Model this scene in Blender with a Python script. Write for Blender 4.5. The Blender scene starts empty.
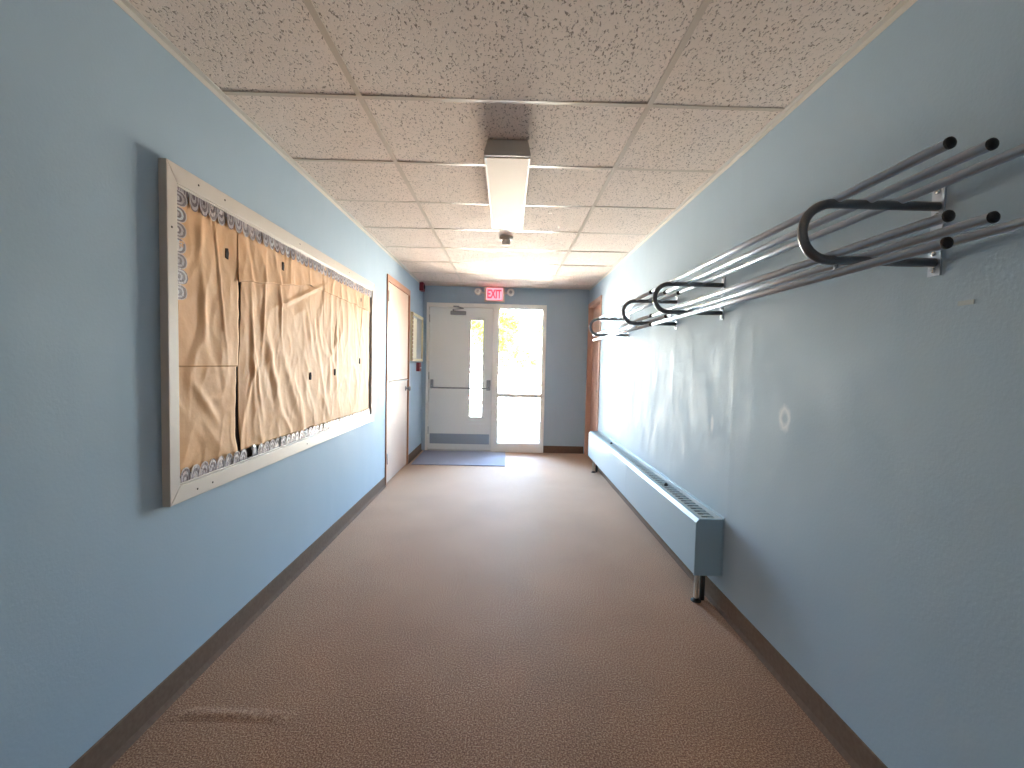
import bpy, bmesh, math, random
from mathutils import Vector, Matrix, noise
random.seed(7)
C = bpy.context.scene.collection
sc = bpy.context.scene

# ---------------------------------------------------------------- room measures (metres)
W2 = 1.2005          # half width of corridor
H = 2.396            # ceiling height
L = 6.50             # distance of the exit wall
REAR = -3.2
BH = 0.106           # baseboard height

# ---------------------------------------------------------------- camera
cam_d = bpy.data.cameras.new('camera'); cam = bpy.data.objects.new('camera', cam_d); C.objects.link(cam)
cam_d.sensor_width = 36.0; cam_d.lens = 15.671; cam_d.clip_start = 0.02; cam_d.clip_end = 500
R_ = Vector((0.9996763, -0.0114363, 0.02272686)); U_ = Vector((-0.02219713, 0.04448992, 0.9987632)); F_ = Vector((0.01243328, 0.99894437, -0.04422167))
m = Matrix.Identity(4)
for i in range(3):
    m[i][0] = R_[i]; m[i][1] = U_[i]; m[i][2] = -F_[i]
m[0][3], m[1][3], m[2][3] = 0.0297, 0.0, 1.2903
cam.matrix_world = m
sc.camera = cam

# ---------------------------------------------------------------- view, world, sun
sc.view_settings.view_transform = 'Standard'
sc.view_settings.look = 'None'
sc.view_settings.gamma = 1.0
sc.view_settings.use_curve_mapping = False
sc.view_settings.exposure = 2.46
cy = sc.cycles
cy.max_bounces = 16; cy.diffuse_bounces = 10; cy.glossy_bounces = 6; cy.transparent_max_bounces = 12
cy.sample_clamp_indirect = 12.0
cy.use_denoising = True
try: cy.use_guiding = True
except Exception: pass

world = bpy.data.worlds.new('sky'); sc.world = world; world.use_nodes = True
wn = world.node_tree.nodes; wl = world.node_tree.links
sky = wn.new('ShaderNodeTexSky'); sky.sky_type = 'NISHITA'; sky.sun_disc = False
sky.sun_elevation = math.radians(46); sky.sun_rotation = math.radians(200); sky.air_density = 1.0; sky.dust_density = 2.5
haze = wn.new('ShaderNodeMixRGB'); haze.inputs[0].default_value = 0.62; haze.inputs[2].default_value = (0.32, 0.33, 0.36, 1)   # thin bright haze over the blue
wl.new(sky.outputs[0], haze.inputs[1]); wl.new(haze.outputs[0], wn['Background'].inputs[0]); wn['Background'].inputs[1].default_value = 7.0

REAR_W = 1.0   # watts of the fill lamp added behind the camera
sun_d = bpy.data.lights.new('sun', 'SUN'); sun = bpy.data.objects.new('sun', sun_d); C.objects.link(sun)
sun_d.energy = 128.0; sun_d.angle = math.radians(0.6); sun_d.color = (1.0, 0.94, 0.85)
sun.rotation_euler = Vector((-0.42, 0.60, -0.75)).to_track_quat('-Z', 'Y').to_euler()

def portal(x0, x1, z0, z1, y):
    d = bpy.data.lights.new('daylight_portal', 'AREA'); d.shape = 'RECTANGLE'; d.size = x1 - x0; d.size_y = z1 - z0
    d.cycles.is_portal = True
    o = bpy.data.objects.new('daylight_portal', d); C.objects.link(o)
    o.location = ((x0 + x1) / 2, y, (z0 + z1) / 2); o.rotation_euler = (math.radians(-90), 0, 0)
portal(-0.10, 0.54, 0.13, 2.10, L + 0.06)
portal(-0.504, -0.325, 0.51, 1.917, L + 0.06)

# ---------------------------------------------------------------- materials
def mat(name, col, rough=0.6, metal=0.0, spec=0.5, bump=None, vary=None, emit=None, coat=0.0, sheen=0.0):
    """bump = (scale, strength, distance); vary = (scale, second colour, amount)"""
    M = bpy.data.materials.new(name); M.use_nodes = True
    n = M.node_tree.nodes; l = M.node_tree.links; b = n['Principled BSDF']
    b.inputs['Base Color'].default_value = (*col, 1); b.inputs['Roughness'].default_value = rough
    b.inputs['Metallic'].default_value = metal; b.inputs['Specular IOR Level'].default_value = spec
    b.inputs['Coat Weight'].default_value = coat; b.inputs['Sheen Weight'].default_value = sheen
    tc = n.new('ShaderNodeTexCoord')
    if vary:
        t = n.new('ShaderNodeTexNoise'); t.inputs['Scale'].default_value = vary[0]; t.inputs['Detail'].default_value = 6
        l.new(tc.outputs['Object'], t.inputs['Vector'])
        r = n.new('ShaderNodeValToRGB'); r.color_ramp.elements[0].position = 0.5 - vary[2]; r.color_ramp.elements[1].position = 0.5 + vary[2]
        r.color_ramp.elements[0].color = (*col, 1); r.color_ramp.elements[1].color = (*vary[1], 1)
        l.new(t.outputs[0], r.inputs[0]); l.new(r.outputs[0], b.inputs['Base Color'])
    if bump:
        t = n.new('ShaderNodeTexNoise'); t.inputs['Scale'].default_value = bump[0]; t.inputs['Detail'].default_value = 3
        l.new(tc.outputs['Object'], t.inputs['Vector'])
        bp = n.new('ShaderNodeBump'); bp.inputs['Strength'].default_value = bump[1]; bp.inputs['Distance'].default_value = bump[2]
        l.new(t.outputs[0], bp.inputs['Height']); l.new(bp.outputs[0], b.inputs['Normal'])
    if emit:
        b.inputs['Emission Color'].default_value = (*emit[0], 1); b.inputs['Emission Strength'].default_value = emit[1]
    return M

def srgb(r, g, b):
    f = lambda c: (c / 255 / 12.92) if c / 255 <= 0.04045 else ((c / 255 + 0.055) / 1.055) ** 2.4
    return (f(r), f(g), f(b))

def wall_material(name, marks=False):
    M = bpy.data.materials.new(name); M.use_nodes = True
    n = M.node_tree.nodes; l = M.node_tree.links; b = n['Principled BSDF']
    base = srgb(163, 183, 199)
    b.inputs['Roughness'].default_value = 0.30
    b.inputs['Specular IOR Level'].default_value = 0.16
    tc = n.new('ShaderNodeTexCoord')
    big = n.new('ShaderNodeTexNoise'); big.inputs['Scale'].default_value = 1.3; big.inputs['Detail'].default_value = 3
    l.new(tc.outputs['Object'], big.inputs['Vector'])
    rp = n.new('ShaderNodeValToRGB')
    rp.color_ramp.elements[0].position = 0.35; rp.color_ramp.elements[0].color = (*[c * 0.985 for c in base], 1)
    rp.color_ramp.elements[1].position = 0.65; rp.color_ramp.elements[1].color = (*[min(1, c * 1.015) for c in base], 1)
    l.new(big.outputs[0], rp.inputs[0])
    colout = rp.outputs[0]
    # roughness is patchy: rolled semi-gloss paint
    rn = n.new('ShaderNodeTexNoise'); rn.inputs['Scale'].default_value = 5.0; rn.inputs['Detail'].default_value = 5
    mp = n.new('ShaderNodeMapping'); mp.inputs['Scale'].default_value = (1, 1.6, 0.7)
    l.new(tc.outputs['Object'], mp.inputs[0]); l.new(mp.outputs[0], rn.inputs['Vector'])
    mr = n.new('ShaderNodeMapRange'); mr.inputs[1].default_value = 0.35; mr.inputs[2].default_value = 0.65
    mr.inputs[3].default_value = 0.58; mr.inputs[4].default_value = 0.74
    l.new(rn.outputs[0], mr.inputs[0]); l.new(mr.outputs[0], b.inputs['Roughness'])
    # orange-peel plus slow waves of the plasterboard
    fine = n.new('ShaderNodeTexNoise'); fine.inputs['Scale'].default_value = 90; fine.inputs['Detail'].default_value = 2
    l.new(tc.outputs['Object'], fine.inputs['Vector'])
    b1 = n.new('ShaderNodeBump'); b1.inputs['Strength'].default_value = 0.22; b1.inputs['Distance'].default_value = 0.002
    l.new(fine.outputs[0], b1.inputs['Height'])
    slow = n.new('ShaderNodeTexNoise'); slow.inputs['Scale'].default_value = 3.0; slow.inputs['Detail'].default_value = 2
    l.new(mp.outputs[0], slow.inputs['Vector'])
    b2 = n.new('ShaderNodeBump'); b2.inputs['Strength'].default_value = 0.3; b2.inputs['Distance'].default_value = 0.004
    l.new(slow.outputs[0], b2.inputs['Height']); l.new(b1.outputs[0], b2.inputs['Normal'])
    last = b2
    if marks:
        sp = n.new('ShaderNodeSeparateXYZ'); l.new(tc.outputs['Object'], sp.inputs[0])
        def M2(op, a, bb=None, c=None):
            k = n.new('ShaderNodeMath'); k.operation = op
            for i, v in enumerate((a, bb, c)):
                if v is None: continue
                if hasattr(v, 'is_output'): l.new(v, k.inputs[i])
                else: k.inputs[i].default_value = v
            return k.outputs[0]
        # taped joints of the boards: a shallow ridge at two places along the wall
        hsum = None
        for ys in (2.29, 3.12):
            d = M2('ABSOLUTE', M2('SUBTRACT', sp.outputs[1], ys))
            h = M2('MULTIPLY', M2('MAXIMUM', M2('SUBTRACT', 1.0, M2('DIVIDE', d, 0.05)), 0.0), 1.0)
            hsum = h if hsum is None else M2('ADD', hsum, h)
        b3 = n.new('ShaderNodeBump'); b3.inputs['Strength'].default_value = 1.0; b3.inputs['Distance'].default_value = 0.0010
        l.new(hsum, b3.inputs['Height']); l.new(last.outputs[0], b3.inputs['Normal']); last = b3
        # glossy patch ring and vertical highlight, both painted lighter into the wall colour
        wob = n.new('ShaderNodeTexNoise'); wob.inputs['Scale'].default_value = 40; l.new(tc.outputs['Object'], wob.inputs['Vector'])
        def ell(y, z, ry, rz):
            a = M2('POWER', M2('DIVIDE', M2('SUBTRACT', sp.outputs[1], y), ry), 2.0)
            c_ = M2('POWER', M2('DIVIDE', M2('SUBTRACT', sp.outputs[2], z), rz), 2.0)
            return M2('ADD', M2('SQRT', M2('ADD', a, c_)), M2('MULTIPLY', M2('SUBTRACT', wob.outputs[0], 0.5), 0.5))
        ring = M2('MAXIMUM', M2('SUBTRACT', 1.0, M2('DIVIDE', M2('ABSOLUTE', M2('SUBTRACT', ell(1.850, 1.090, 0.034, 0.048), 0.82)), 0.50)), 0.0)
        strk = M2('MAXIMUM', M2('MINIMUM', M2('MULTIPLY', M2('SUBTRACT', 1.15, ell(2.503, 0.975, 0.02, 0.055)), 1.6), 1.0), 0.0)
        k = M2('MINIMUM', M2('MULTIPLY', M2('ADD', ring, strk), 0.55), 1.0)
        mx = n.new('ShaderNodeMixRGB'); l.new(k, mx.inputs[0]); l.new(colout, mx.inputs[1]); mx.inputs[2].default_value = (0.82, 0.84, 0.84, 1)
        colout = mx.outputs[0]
    l.new(colout, b.inputs['Base Color']); l.new(last.outputs[0], b.inputs['Normal'])
    return M

M_wall = wall_material('blue_semi_gloss_paint')
M_wallR = wall_material('blue_semi_gloss_paint_marked', True)

def carpet_material():
    M = bpy.data.materials.new('brown_loop_carpet'); M.use_nodes = True
    n = M.node_tree.nodes; l = M.node_tree.links; b = n['Principled BSDF']
    b.inputs['Roughness'].default_value = 0.70; b.inputs['Specular IOR Level'].default_value = 0.26
    b.inputs['Sheen Weight'].default_value = 0.9; b.inputs['Sheen Roughness'].default_value = 0.35; b.inputs['Sheen Tint'].default_value = (1, .82, .66, 1)
    tc = n.new('ShaderNodeTexCoord')
    v = n.new('ShaderNodeTexNoise'); v.inputs['Scale'].default_value = 175; v.inputs['Detail'].default_value = 3
    l.new(tc.outputs['Object'], v.inputs['Vector'])
    r = n.new('ShaderNodeValToRGB'); e = r.color_ramp.elements
    e[0].position = 0.36; e[0].color = (*srgb(118, 77, 52), 1); e[1].position = 0.64; e[1].color = (*srgb(198, 159, 126), 1)
    k = e.new(0.5); k.color = (*srgb(156, 114, 84), 1)
    l.new(v.outputs[0], r.inputs[0])
    w = n.new('ShaderNodeTexNoise'); w.inputs['Scale'].default_value = 2.2; w.inputs['Detail'].default_value = 4
    l.new(tc.outputs['Object'], w.inputs['Vector'])
    mx = n.new('ShaderNodeMixRGB'); mx.blend_type = 'MULTIPLY'; mx.inputs[0].default_value = 1
    r2 = n.new('ShaderNodeValToRGB'); r2.color_ramp.elements[0].position = .3; r2.color_ramp.elements[0].color = (.84, .80, .78, 1)
    r2.color_ramp.elements[1].position = .7; r2.color_ramp.elements[1].color = (1, 1, 1, 1)
    l.new(w.outputs[0], r2.inputs[0]); l.new(r.outputs[0], mx.inputs[1]); l.new(r2.outputs[0], mx.inputs[2])
    l.new(mx.outputs[0], b.inputs['Base Color'])
    bp = n.new('ShaderNodeBump'); bp.inputs['Strength'].default_value = 0.6; bp.inputs['Distance'].default_value = 0.003
    l.new(v.outputs[0], bp.inputs['Height']); l.new(bp.outputs[0], b.inputs['Normal'])
    return M
M_carpet = carpet_material()

def tile_material():
    M = bpy.data.materials.new('fissured_ceiling_tile'); M.use_nodes = True
    n = M.node_tree.nodes; l = M.node_tree.links; b = n['Principled BSDF']
    b.inputs['Roughness'].default_value = 0.9; b.inputs['Specular IOR Level'].default_value = 0.2
    tc = n.new('ShaderNodeTexCoord')
    mp = n.new('ShaderNodeMapping'); mp.inputs['Scale'].default_value = (1.5, 0.8, 1)
    l.new(tc.outputs['Object'], mp.inputs[0])
    v = n.new('ShaderNodeTexNoise'); v.inputs['Scale'].default_value = 92; v.inputs['Detail'].default_value = 2.0; v.inputs['Distortion'].default_value = 0.6
    l.new(mp.outputs[0], v.inputs['Vector'])
    r = n.new('ShaderNodeValToRGB'); e = r.color_ramp.elements
    e[0].position = 0.33; e[0].color = (*srgb(146, 132, 122), 1); e[1].position = 0.43; e[1].color = (*srgb(226, 211, 200), 1)
    l.new(v.outputs[0], r.inputs[0]); l.new(r.outputs[0], b.inputs['Base Color'])
    r2 = n.new('ShaderNodeValToRGB'); r2.color_ramp.elements[0].position = .32; r2.color_ramp.elements[1].position = .46
    l.new(v.outputs[0], r2.inputs[0])
    bp = n.new('ShaderNodeBump'); bp.inputs['Strength'].default_value = 0.7; bp.inputs['Distance'].default_value = 0.004
    l.new(r2.outputs[0], bp.inputs['Height']); l.new(bp.outputs[0], b.inputs['Normal'])
    return M
M_tile = tile_material()

M_grid = mat('cream_grid_rail', srgb(192, 176, 160), 0.32, spec=.6)
M_angle = mat('white_wall_angle', srgb(206, 200, 192), 0.5)
M_base = mat('brown_rubber_baseboard', srgb(106, 86, 74), 0.85, spec=.15, vary=(60, srgb(118, 98, 84), 0.2))
M_frameboard = mat('cream_painted_board_frame', srgb(214, 202, 190), 0.4, bump=(60, .1, .001))
M_cork = mat('dark_brown_board', srgb(62, 48, 40), 0.9, bump=(120, .4, .002))
M_kraft = mat('kraft_paper', srgb(220, 166, 116), 0.6, spec=0.2, vary=(3.0, srgb(226, 178, 132), 0.25), bump=(34, .25, .004))
M_hole = mat('dark_hole', srgb(40, 28, 24), 0.9)
M_silver = mat('silver_foil_border', srgb(180, 170, 170), 0.35, metal=0.45)
M_violet = mat('grey_violet_border', srgb(122, 108, 110), 0.45, metal=0.2)
M_bwhite = mat('white_border', srgb(204, 190, 184), 0.45)
M_glossw = mat('white_glossy_foil', srgb(236, 236, 238), 0.2, metal=0.3)
M_steel = mat('brushed_steel_tube', srgb(202, 212, 224), 0.32, metal=1.0)
M_steeld = mat('dull_steel_arm', srgb(120, 122, 126), 0.35, metal=0.9)
M_cap = mat('black_plastic_cap', srgb(22, 24, 28), 0.4)
M_screw = mat('bright_screw', srgb(230, 230, 226), 0.2, metal=1.0)
M_rad = mat('radiator_blue_enamel', srgb(160, 188, 206), 0.32)
M_radtop = mat('radiator_grille_enamel', srgb(186, 200, 202), 0.35)
M_radin = mat('dark_radiator_inside', srgb(52, 54, 54), 0.7)
M_pipe = mat('painted_pipe', srgb(214, 206, 194), 0.4)
M_doorgrey = mat('grey_painted_door', srgb(226, 228, 226), 0.42)
M_metalframe = mat('light_grey_metal_frame', srgb(232, 230, 224), 0.4)
M_kick = mat('satin_kick_plate', srgb(150, 160, 172), 0.4, metal=0.3)
M_alu = mat('satin_aluminium', srgb(150, 152, 154), 0.3, metal=0.8)
M_thresh = mat('aluminium_threshold', srgb(190, 192, 194), 0.35, metal=0.8)
M_mat_ = mat('blue_grey_entrance_mat', srgb(150, 154, 172), 0.95, vary=(220, srgb(128, 132, 150), .15), bump=(240, .6, .003))
M_leafwood = mat('pale_wood_door', srgb(208, 172, 148), 0.55, spec=.2, vary=(1.2, srgb(230, 208, 192), .3))
M_leafwood2 = mat('pale_wood_door_lower', srgb(200, 182, 172), 0.55, spec=.2)
M_woodframe = mat('orange_brown_wood_frame', srgb(186, 132, 100), 0.4, vary=(8, srgb(172, 116, 86), .3))
M_woodframe2 = mat('pinkish_brown_wood_door', srgb(200, 160, 142), 0.5, spec=.3, vary=(6, srgb(190, 150, 130), .3))
M_red = mat('red_plastic', srgb(130, 34, 44), 0.35)
M_white = mat('white_plastic', srgb(226, 226, 222), 0.35)
M_beige = mat('beige_plastic', srgb(196, 188, 176), 0.5)
M_detect = mat('taupe_detector_plastic', srgb(176, 164, 152), 0.5)
M_housing = mat('white_enamel_housing', srgb(200, 190, 180), 0.4)
M_signface = mat('pink_lit_sign_face', srgb(235, 90, 100), 0.4, emit=((1.0, 0.16, 0.20), 0.62))
M_signlet = mat('red_lit_letters', srgb(230, 30, 50), 0.4, emit=((1.0, 0.01, 0.03), 0.5))
M_lampglass = mat('grey_lamp_glass', srgb(170, 176, 178), 0.2)
M_cream = mat('cream_paper', srgb(238, 232, 206), 0.6)
M_greyp = mat('grey_paper', srgb(186, 190, 188), 0.6)
M_yellow = mat('yellow_wood_frame', srgb(226, 216, 176), 0.5)
M_scallop = mat('brown_scallop_trim', srgb(140, 100, 70), 0.6)
M_label = mat('small_label', srgb(170, 180, 182), 0.5)

def lens_material():
    M = bpy.data.materials.new('prismatic_lens'); M.use_nodes = True
    n = M.node_tree.nodes; l = M.node_tree.links; b = n['Principled BSDF']
    b.inputs['Base Color'].default_value = (*srgb(226, 206, 188), 1); b.inputs['Roughness'].default_value = 0.6; b.inputs['Specular IOR Level'].default_value = 0.15
    b.inputs['Subsurface Weight'].default_value = 0.0
    tc = n.new('ShaderNodeTexCoord'); w = n.new('ShaderNodeTexChecker'); w.inputs['Scale'].default_value = 160
    l.new(tc.outputs['Object'], w.inputs[0])
    bp = n.new('ShaderNodeBump'); bp.inputs['Strength'].default_value = 0.4; bp.inputs['Distance'].default_value = 0.001
    l.new(w.outputs[1], bp.inputs['Height']); l.new(bp.outputs[0], b.inputs['Normal'])
    return M
M_lens = lens_material()

def glass_material():
    M = bpy.data.materials.new('clear_window_glass'); M.use_nodes = True
    n = M.node_tree.nodes; l = M.node_tree.links; n.clear()
    o = n.new('ShaderNodeOutputMaterial'); t = n.new('ShaderNodeBsdfTransparent'); t.inputs[0].default_value = (.95, .97, .96, 1)
    g = n.new('ShaderNodeBsdfGlossy'); g.inputs['Roughness'].default_value = 0.02
    f = n.new('ShaderNodeFresnel'); f.inputs[0].default_value = 1.45; mx = n.new('ShaderNodeMixShader')
    l.new(f.outputs[0], mx.inputs[0]); l.new(t.outputs[0], mx.inputs[1]); l.new(g.outputs[0], mx.inputs[2]); l.new(mx.outputs[0], o.inputs[0])
    return M
M_glass = glass_material()

# outdoor materials
M_pave = mat('sunlit_concrete', srgb(236, 228, 214), 0.9, vary=(0.8, srgb(230, 221, 206), .3))
M_gravel = mat('grey_gravel', srgb(24, 23, 23), 0.95, vary=(9, srgb(90, 88, 86), .16), bump=(30, .9, .03))
M_kerb = mat('dark_kerb', srgb(18, 18, 18), 0.9)
M_bark = mat('bark', srgb(110, 96, 78), 0.95)
M_carw = mat('car_white', srgb(220, 220, 222), 0.25, coat=0.5)
M_carg = mat('car_grey', srgb(120, 124, 130), 0.25, coat=0.5)
M_carr = mat('car_red', srgb(150, 40, 40), 0.25, coat=0.5)
M_carglass = mat('car_glass', srgb(20, 24, 28), 0.1)
M_tyre = mat('tyre', srgb(24, 24, 24), 0.8)
def leaf_material():
    M = bpy.data.materials.new('yellow_green_leaves'); M.use_nodes = True
    n = M.node_tree.nodes; l = M.node_tree.links; n.clear()
    o = n.new('ShaderNodeOutputMaterial'); d = n.new('ShaderNodeBsdfDiffuse'); t = n.new('ShaderNodeBsdfTranslucent'); mx = n.new('ShaderNodeMixShader')
    d.inputs[0].default_value = (0.11, 0.12, 0.013, 1); t.inputs[0].default_value = (0.14, 0.15, 0.015, 1); mx.inputs[0].default_value = .5
    l.new(d.outputs[0], mx.inputs[1]); l.new(t.outputs[0], mx.inputs[2]); l.new(mx.outputs[0], o.inputs[0])
    return M
M_leaf = leaf_material()

# ---------------------------------------------------------------- mesh helpers
class MB:
    def __init__(s): s.bm = bmesh.new(); s.mi = 0
    def _mark(s, faces):
        for f in faces: f.material_index = s.mi
    def box(s, x0, x1, y0, y1, z0, z1):
        v = [s.bm.verts.new(p) for p in ((x0,y0,z0),(x1,y0,z0),(x1,y1,z0),(x0,y1,z0),(x0,y0,z1),(x1,y0,z1),(x1,y1,z1),(x0,y1,z1))]
        s._mark([s.bm.faces.new([v[i] for i in q]) for q in ((0,3,2,1),(4,5,6,7),(0,1,5,4),(1,2,6,5),(2,3,7,6),(3,0,4,7))]); return s
    def quad(s, *ps):
        s._mark([s.bm.faces.new([s.bm.verts.new(p) for p in ps])]); return s
    def prism(s, pts, axis, a, b):
        """extrude polygon pts (2-D) along axis 0/1/2 from a to b"""
        def P(p, t):
            q = list(p); q.insert(axis, t); return q
        va = [s.bm.verts.new(P(p, a)) for p in pts]; vb = [s.bm.verts.new(P(p, b)) for p in pts]; n = len(pts)
        fs = [s.bm.faces.new(va), s.bm.faces.new(vb[::-1])]
        for i in range(n): fs.append(s.bm.faces.new([va[i], vb[i], vb[(i+1) % n], va[(i+1) % n]]))
        s._mark(fs); return s
    def tube(s, path, r, seg=14, caps=True):
        path = [Vector(p) for p in path]; rings = []
        up = None
        for i, p in enumerate(path):
            if i == 0: t = path[1] - p
            elif i == len(path) - 1: t = p - path[i-1]
            else: t = (path[i+1] - p).normalized() + (p - path[i-1]).normalized()
            t.normalize()
            if up is None:
                up = Vector((0,0,1)) if abs(t.z) < .9 else Vector((1,0,0))
            a = t.cross(up).normalized(); b = a.cross(t).normalized(); up = b
            rr = r[i] if isinstance(r, (list, tuple)) else r
            rings.append([s.bm.verts.new(p + (a * math.cos(k*2*math.pi/seg) + b * math.sin(k*2*math.pi/seg)) * rr) for k in range(seg)])
        fs = []
        for q, w in zip(rings, rings[1:]):
            for k in range(seg):
                f = s.bm.faces.new([q[k], q[(k+1) % seg], w[(k+1) % seg], w[k]]); f.smooth = True; fs.append(f)
        if caps: fs.append(s.bm.faces.new(rings[0][::-1])); fs.append(s.bm.faces.new(rings[-1]))
        s._mark(fs); return s
    def lathe(s, prof, centre, axis=2, seg=24):
        """prof = [(radius, t)...] around axis through centre"""
        c = Vector(centre); rings = []
        ax = [Vector((1,0,0)), Vector((0,1,0)), Vector((0,0,1))][axis]; a = [Vector((0,1,0)), Vector((0,0,1)), Vector((1,0,0))][axis]; b = ax.cross(a)
        for r, t in prof:
            rings.append([s.bm.verts.new(c + ax*t + (a*math.cos(k*2*math.pi/seg) + b*math.sin(k*2*math.pi/seg)) * max(r, 1e-5)) for k in range(seg)])
        fs = []
        for q, w in zip(rings, rings[1:]):
            for k in range(seg):
                f = s.bm.faces.new([q[k], q[(k+1) % seg], w[(k+1) % seg], w[k]]); f.smooth = len(prof) > 6; fs.append(f)
        fs.append(s.bm.faces.new(rings[0][::-1])); fs.append(s.bm.faces.new(rings[-1]))
        s._mark(fs); return s
    def build(s, name, mats, parent=None, bevel=0.0, seg=2, origin=None, normals=True):
        if normals: bmesh.ops.recalc_face_normals(s.bm, faces=s.bm.faces)
        me = bpy.data.meshes.new(name); s.bm.to_mesh(me); s.bm.free()
        for mm in (mats if isinstance(mats, (list, tuple)) else [mats]): me.materials.append(mm)
        o = bpy.data.objects.new(name, me); C.objects.link(o)
        if parent is not None: o.parent = parent; o.matrix_parent_inverse = parent_inverse(parent)
        if bevel:
            b = o.modifiers.new('bevel', 'BEVEL'); b.width = bevel; b.segments = seg; b.limit_method = 'ANGLE'
        return o
def parent_inverse(p):
    mm = Matrix.Translation(p.location)
    q = p
    while q.parent is not None: q = q.parent
    return Matrix.Translation(q.location).inverted() if q is p else Matrix.Identity(4)
def box(name, mt, b, parent=None, bevel=0.0, seg=2): return MB().box(*b).build(name, mt, parent, bevel, seg)
def tag(o, label, cat, group=None):
    o['label'] = label; o['category'] = cat
    if group: o['group'] = group
    return o
def thing(name, label, cat, loc, group=None):
    o = bpy.data.objects.new(name, None); C.objects.link(o); o.location = loc; o.empty_display_size = .05
    return tag(o, label, cat, group)
def struct(o): o['kind'] = 'structure'; return o
def sroot(name, loc):
    o = bpy.data.objects.new(name, None); C.objects.link(o); o.location = loc; o.empty_display_size = .05; o['kind'] = 'structure'; return o

# ---------------------------------------------------------------- room shell
T = 0.14
struct(box('floor', M_carpet, (-W2 - T, W2 + T, REAR - T, L + T, -0.1, 0.0)))

def wall_x(name, mt, xi, xo, doors):
    """side wall between x=xi (face) and x=xo with door openings [(y0, y1, ztop)]"""
    mb = MB(); a, b = min(xi, xo), max(xi, xo); y = REAR
    for y0, y1, zt in doors:
        mb.box(a, b, y, y0, 0, H + .1); mb.box(a, b, y0, y1, zt, H + .1); y = y1
        mb.box(a if xo < xi else b - .03, a + .03 if xo < xi else b, y0, y1, 0, zt)   # unseen panel added behind the door to block leaking daylight
    mb.box(a, b, y, L, 0, H + .1)
    return struct(mb.build(name, mt))
LD = (4.575, 5.585, 2.155); RD = (5.63, 6.43, 2.155)
wall_x('wall_left', M_wall, -W2, -W2 - T, [LD])
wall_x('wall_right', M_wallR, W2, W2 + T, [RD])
# exit wall with the opening for the door frame
mb = MB(); mb.box(-W2 - T, -1.135, L, L + T, 0, H + .1); mb.box(-1.135, 0.58, L, L + T, 2.145, H + .1); mb.box(0.58, W2 + T, L, L + T, 0, H + .1)
struct(mb.build('wall_back', M_wall))
struct(box('wall_front', M_wall, (-W2 - T, W2 + T, REAR - T, REAR, 0, H + .1)))

# ceiling: one sheet of tiles with grooves at the grid, rails and wall angle as parts
Y1 = 1.9315; P_ = 0.6096; XL = -0.6122; XR = 0.607
rows = [Y1 + P_ * k for k in range(-9, 8) if REAR < Y1 + P_ * k < L]
ce = sroot('ceiling', (0, 0, H))
mb = MB(); xs = [-W2, XL, XR, W2]; ys = [REAR] + rows + [L]
rr = random.Random(3)
for i in range(3):
    for j in range(len(ys) - 1):
        x0, x1, y0, y1 = xs[i] + .003, xs[i+1] - .003, ys[j] + .003, ys[j+1] - .003
        n = 8; sag = rr.uniform(0, .006) if i == 1 else rr.uniform(0, .003); tilt = rr.uniform(-.0015, .0015)
        g = [[mb.bm.verts.new((x0 + (x1-x0)*a/n, y0 + (y1-y0)*b/4, H + .0030 - sag*math.sin(math.pi*a/n)*(.4+.6*b/4) + tilt*b/4)) for b in range(5)] for a in range(n+1)]
        for a in range(n):
            for b in range(4): mb.bm.faces.new([g[a][b], g[a][b+1], g[a+1][b+1], g[a+1][b]]).smooth = True
mb.build('tiles', M_tile, ce)
box('ceiling_slab', M_hole, (-W2 - T, W2 + T, REAR - T, L + T, H + .03, H + .12), ce)
mb = MB()
for x in (XL, XR): mb.box(x - .012, x + .012, REAR, L, H - .001, H + .006)
for y in rows:
    for a, b in ((-W2, XL - .012), (XL + .012, XR - .012), (XR + .012, W2)): mb.box(a, b, y - .012, y + .012, H - .0005, H + .006)
mb.build('grid_rail', M_grid, ce)
mb = MB()
for s in (-1, 1):
    mb.box(min(s*W2, s*(W2-.022)), max(s*W2, s*(W2-.022)), REAR, L, H - .002, H + .002)
    mb.box(min(s*(W2-.002), s*W2), max(s*(W2-.002), s*W2), REAR, L, H - .022, H + .002)
mb.box(-W2, W2, L - .022, L, H - .002, H + .002)
mb.build('wall_angle', M_angle, ce)

# baseboards
def base_x(name, s, spans):
    mb = MB()
    for y0, y1 in spans:
        x = s * W2
        pts = [(x, 0), (x - s*.016, 0), (x - s*.012, .006), (x - s*.005, .02), (x - s*.004, BH - .004), (x - s*.001, BH), (x, BH)]
        mb.prism(pts, 1, y0, y1)
    return struct(mb.build(name, M_base))
base_x('baseboard_left', -1, [(REAR, 4.555), (5.605, L)])
base_x('baseboard_right', 1, [(REAR, 5.60)])
mb = MB(); mb.box(0.592, W2 - .02, L - .006, L, 0, BH)
struct(mb.build('baseboard_back', M_base, bevel=.002))
mb = MB(); mb.box(-W2, W2, REAR, REAR + .006, 0, BH); struct(mb.build('baseboard_front', M_base))

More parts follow.
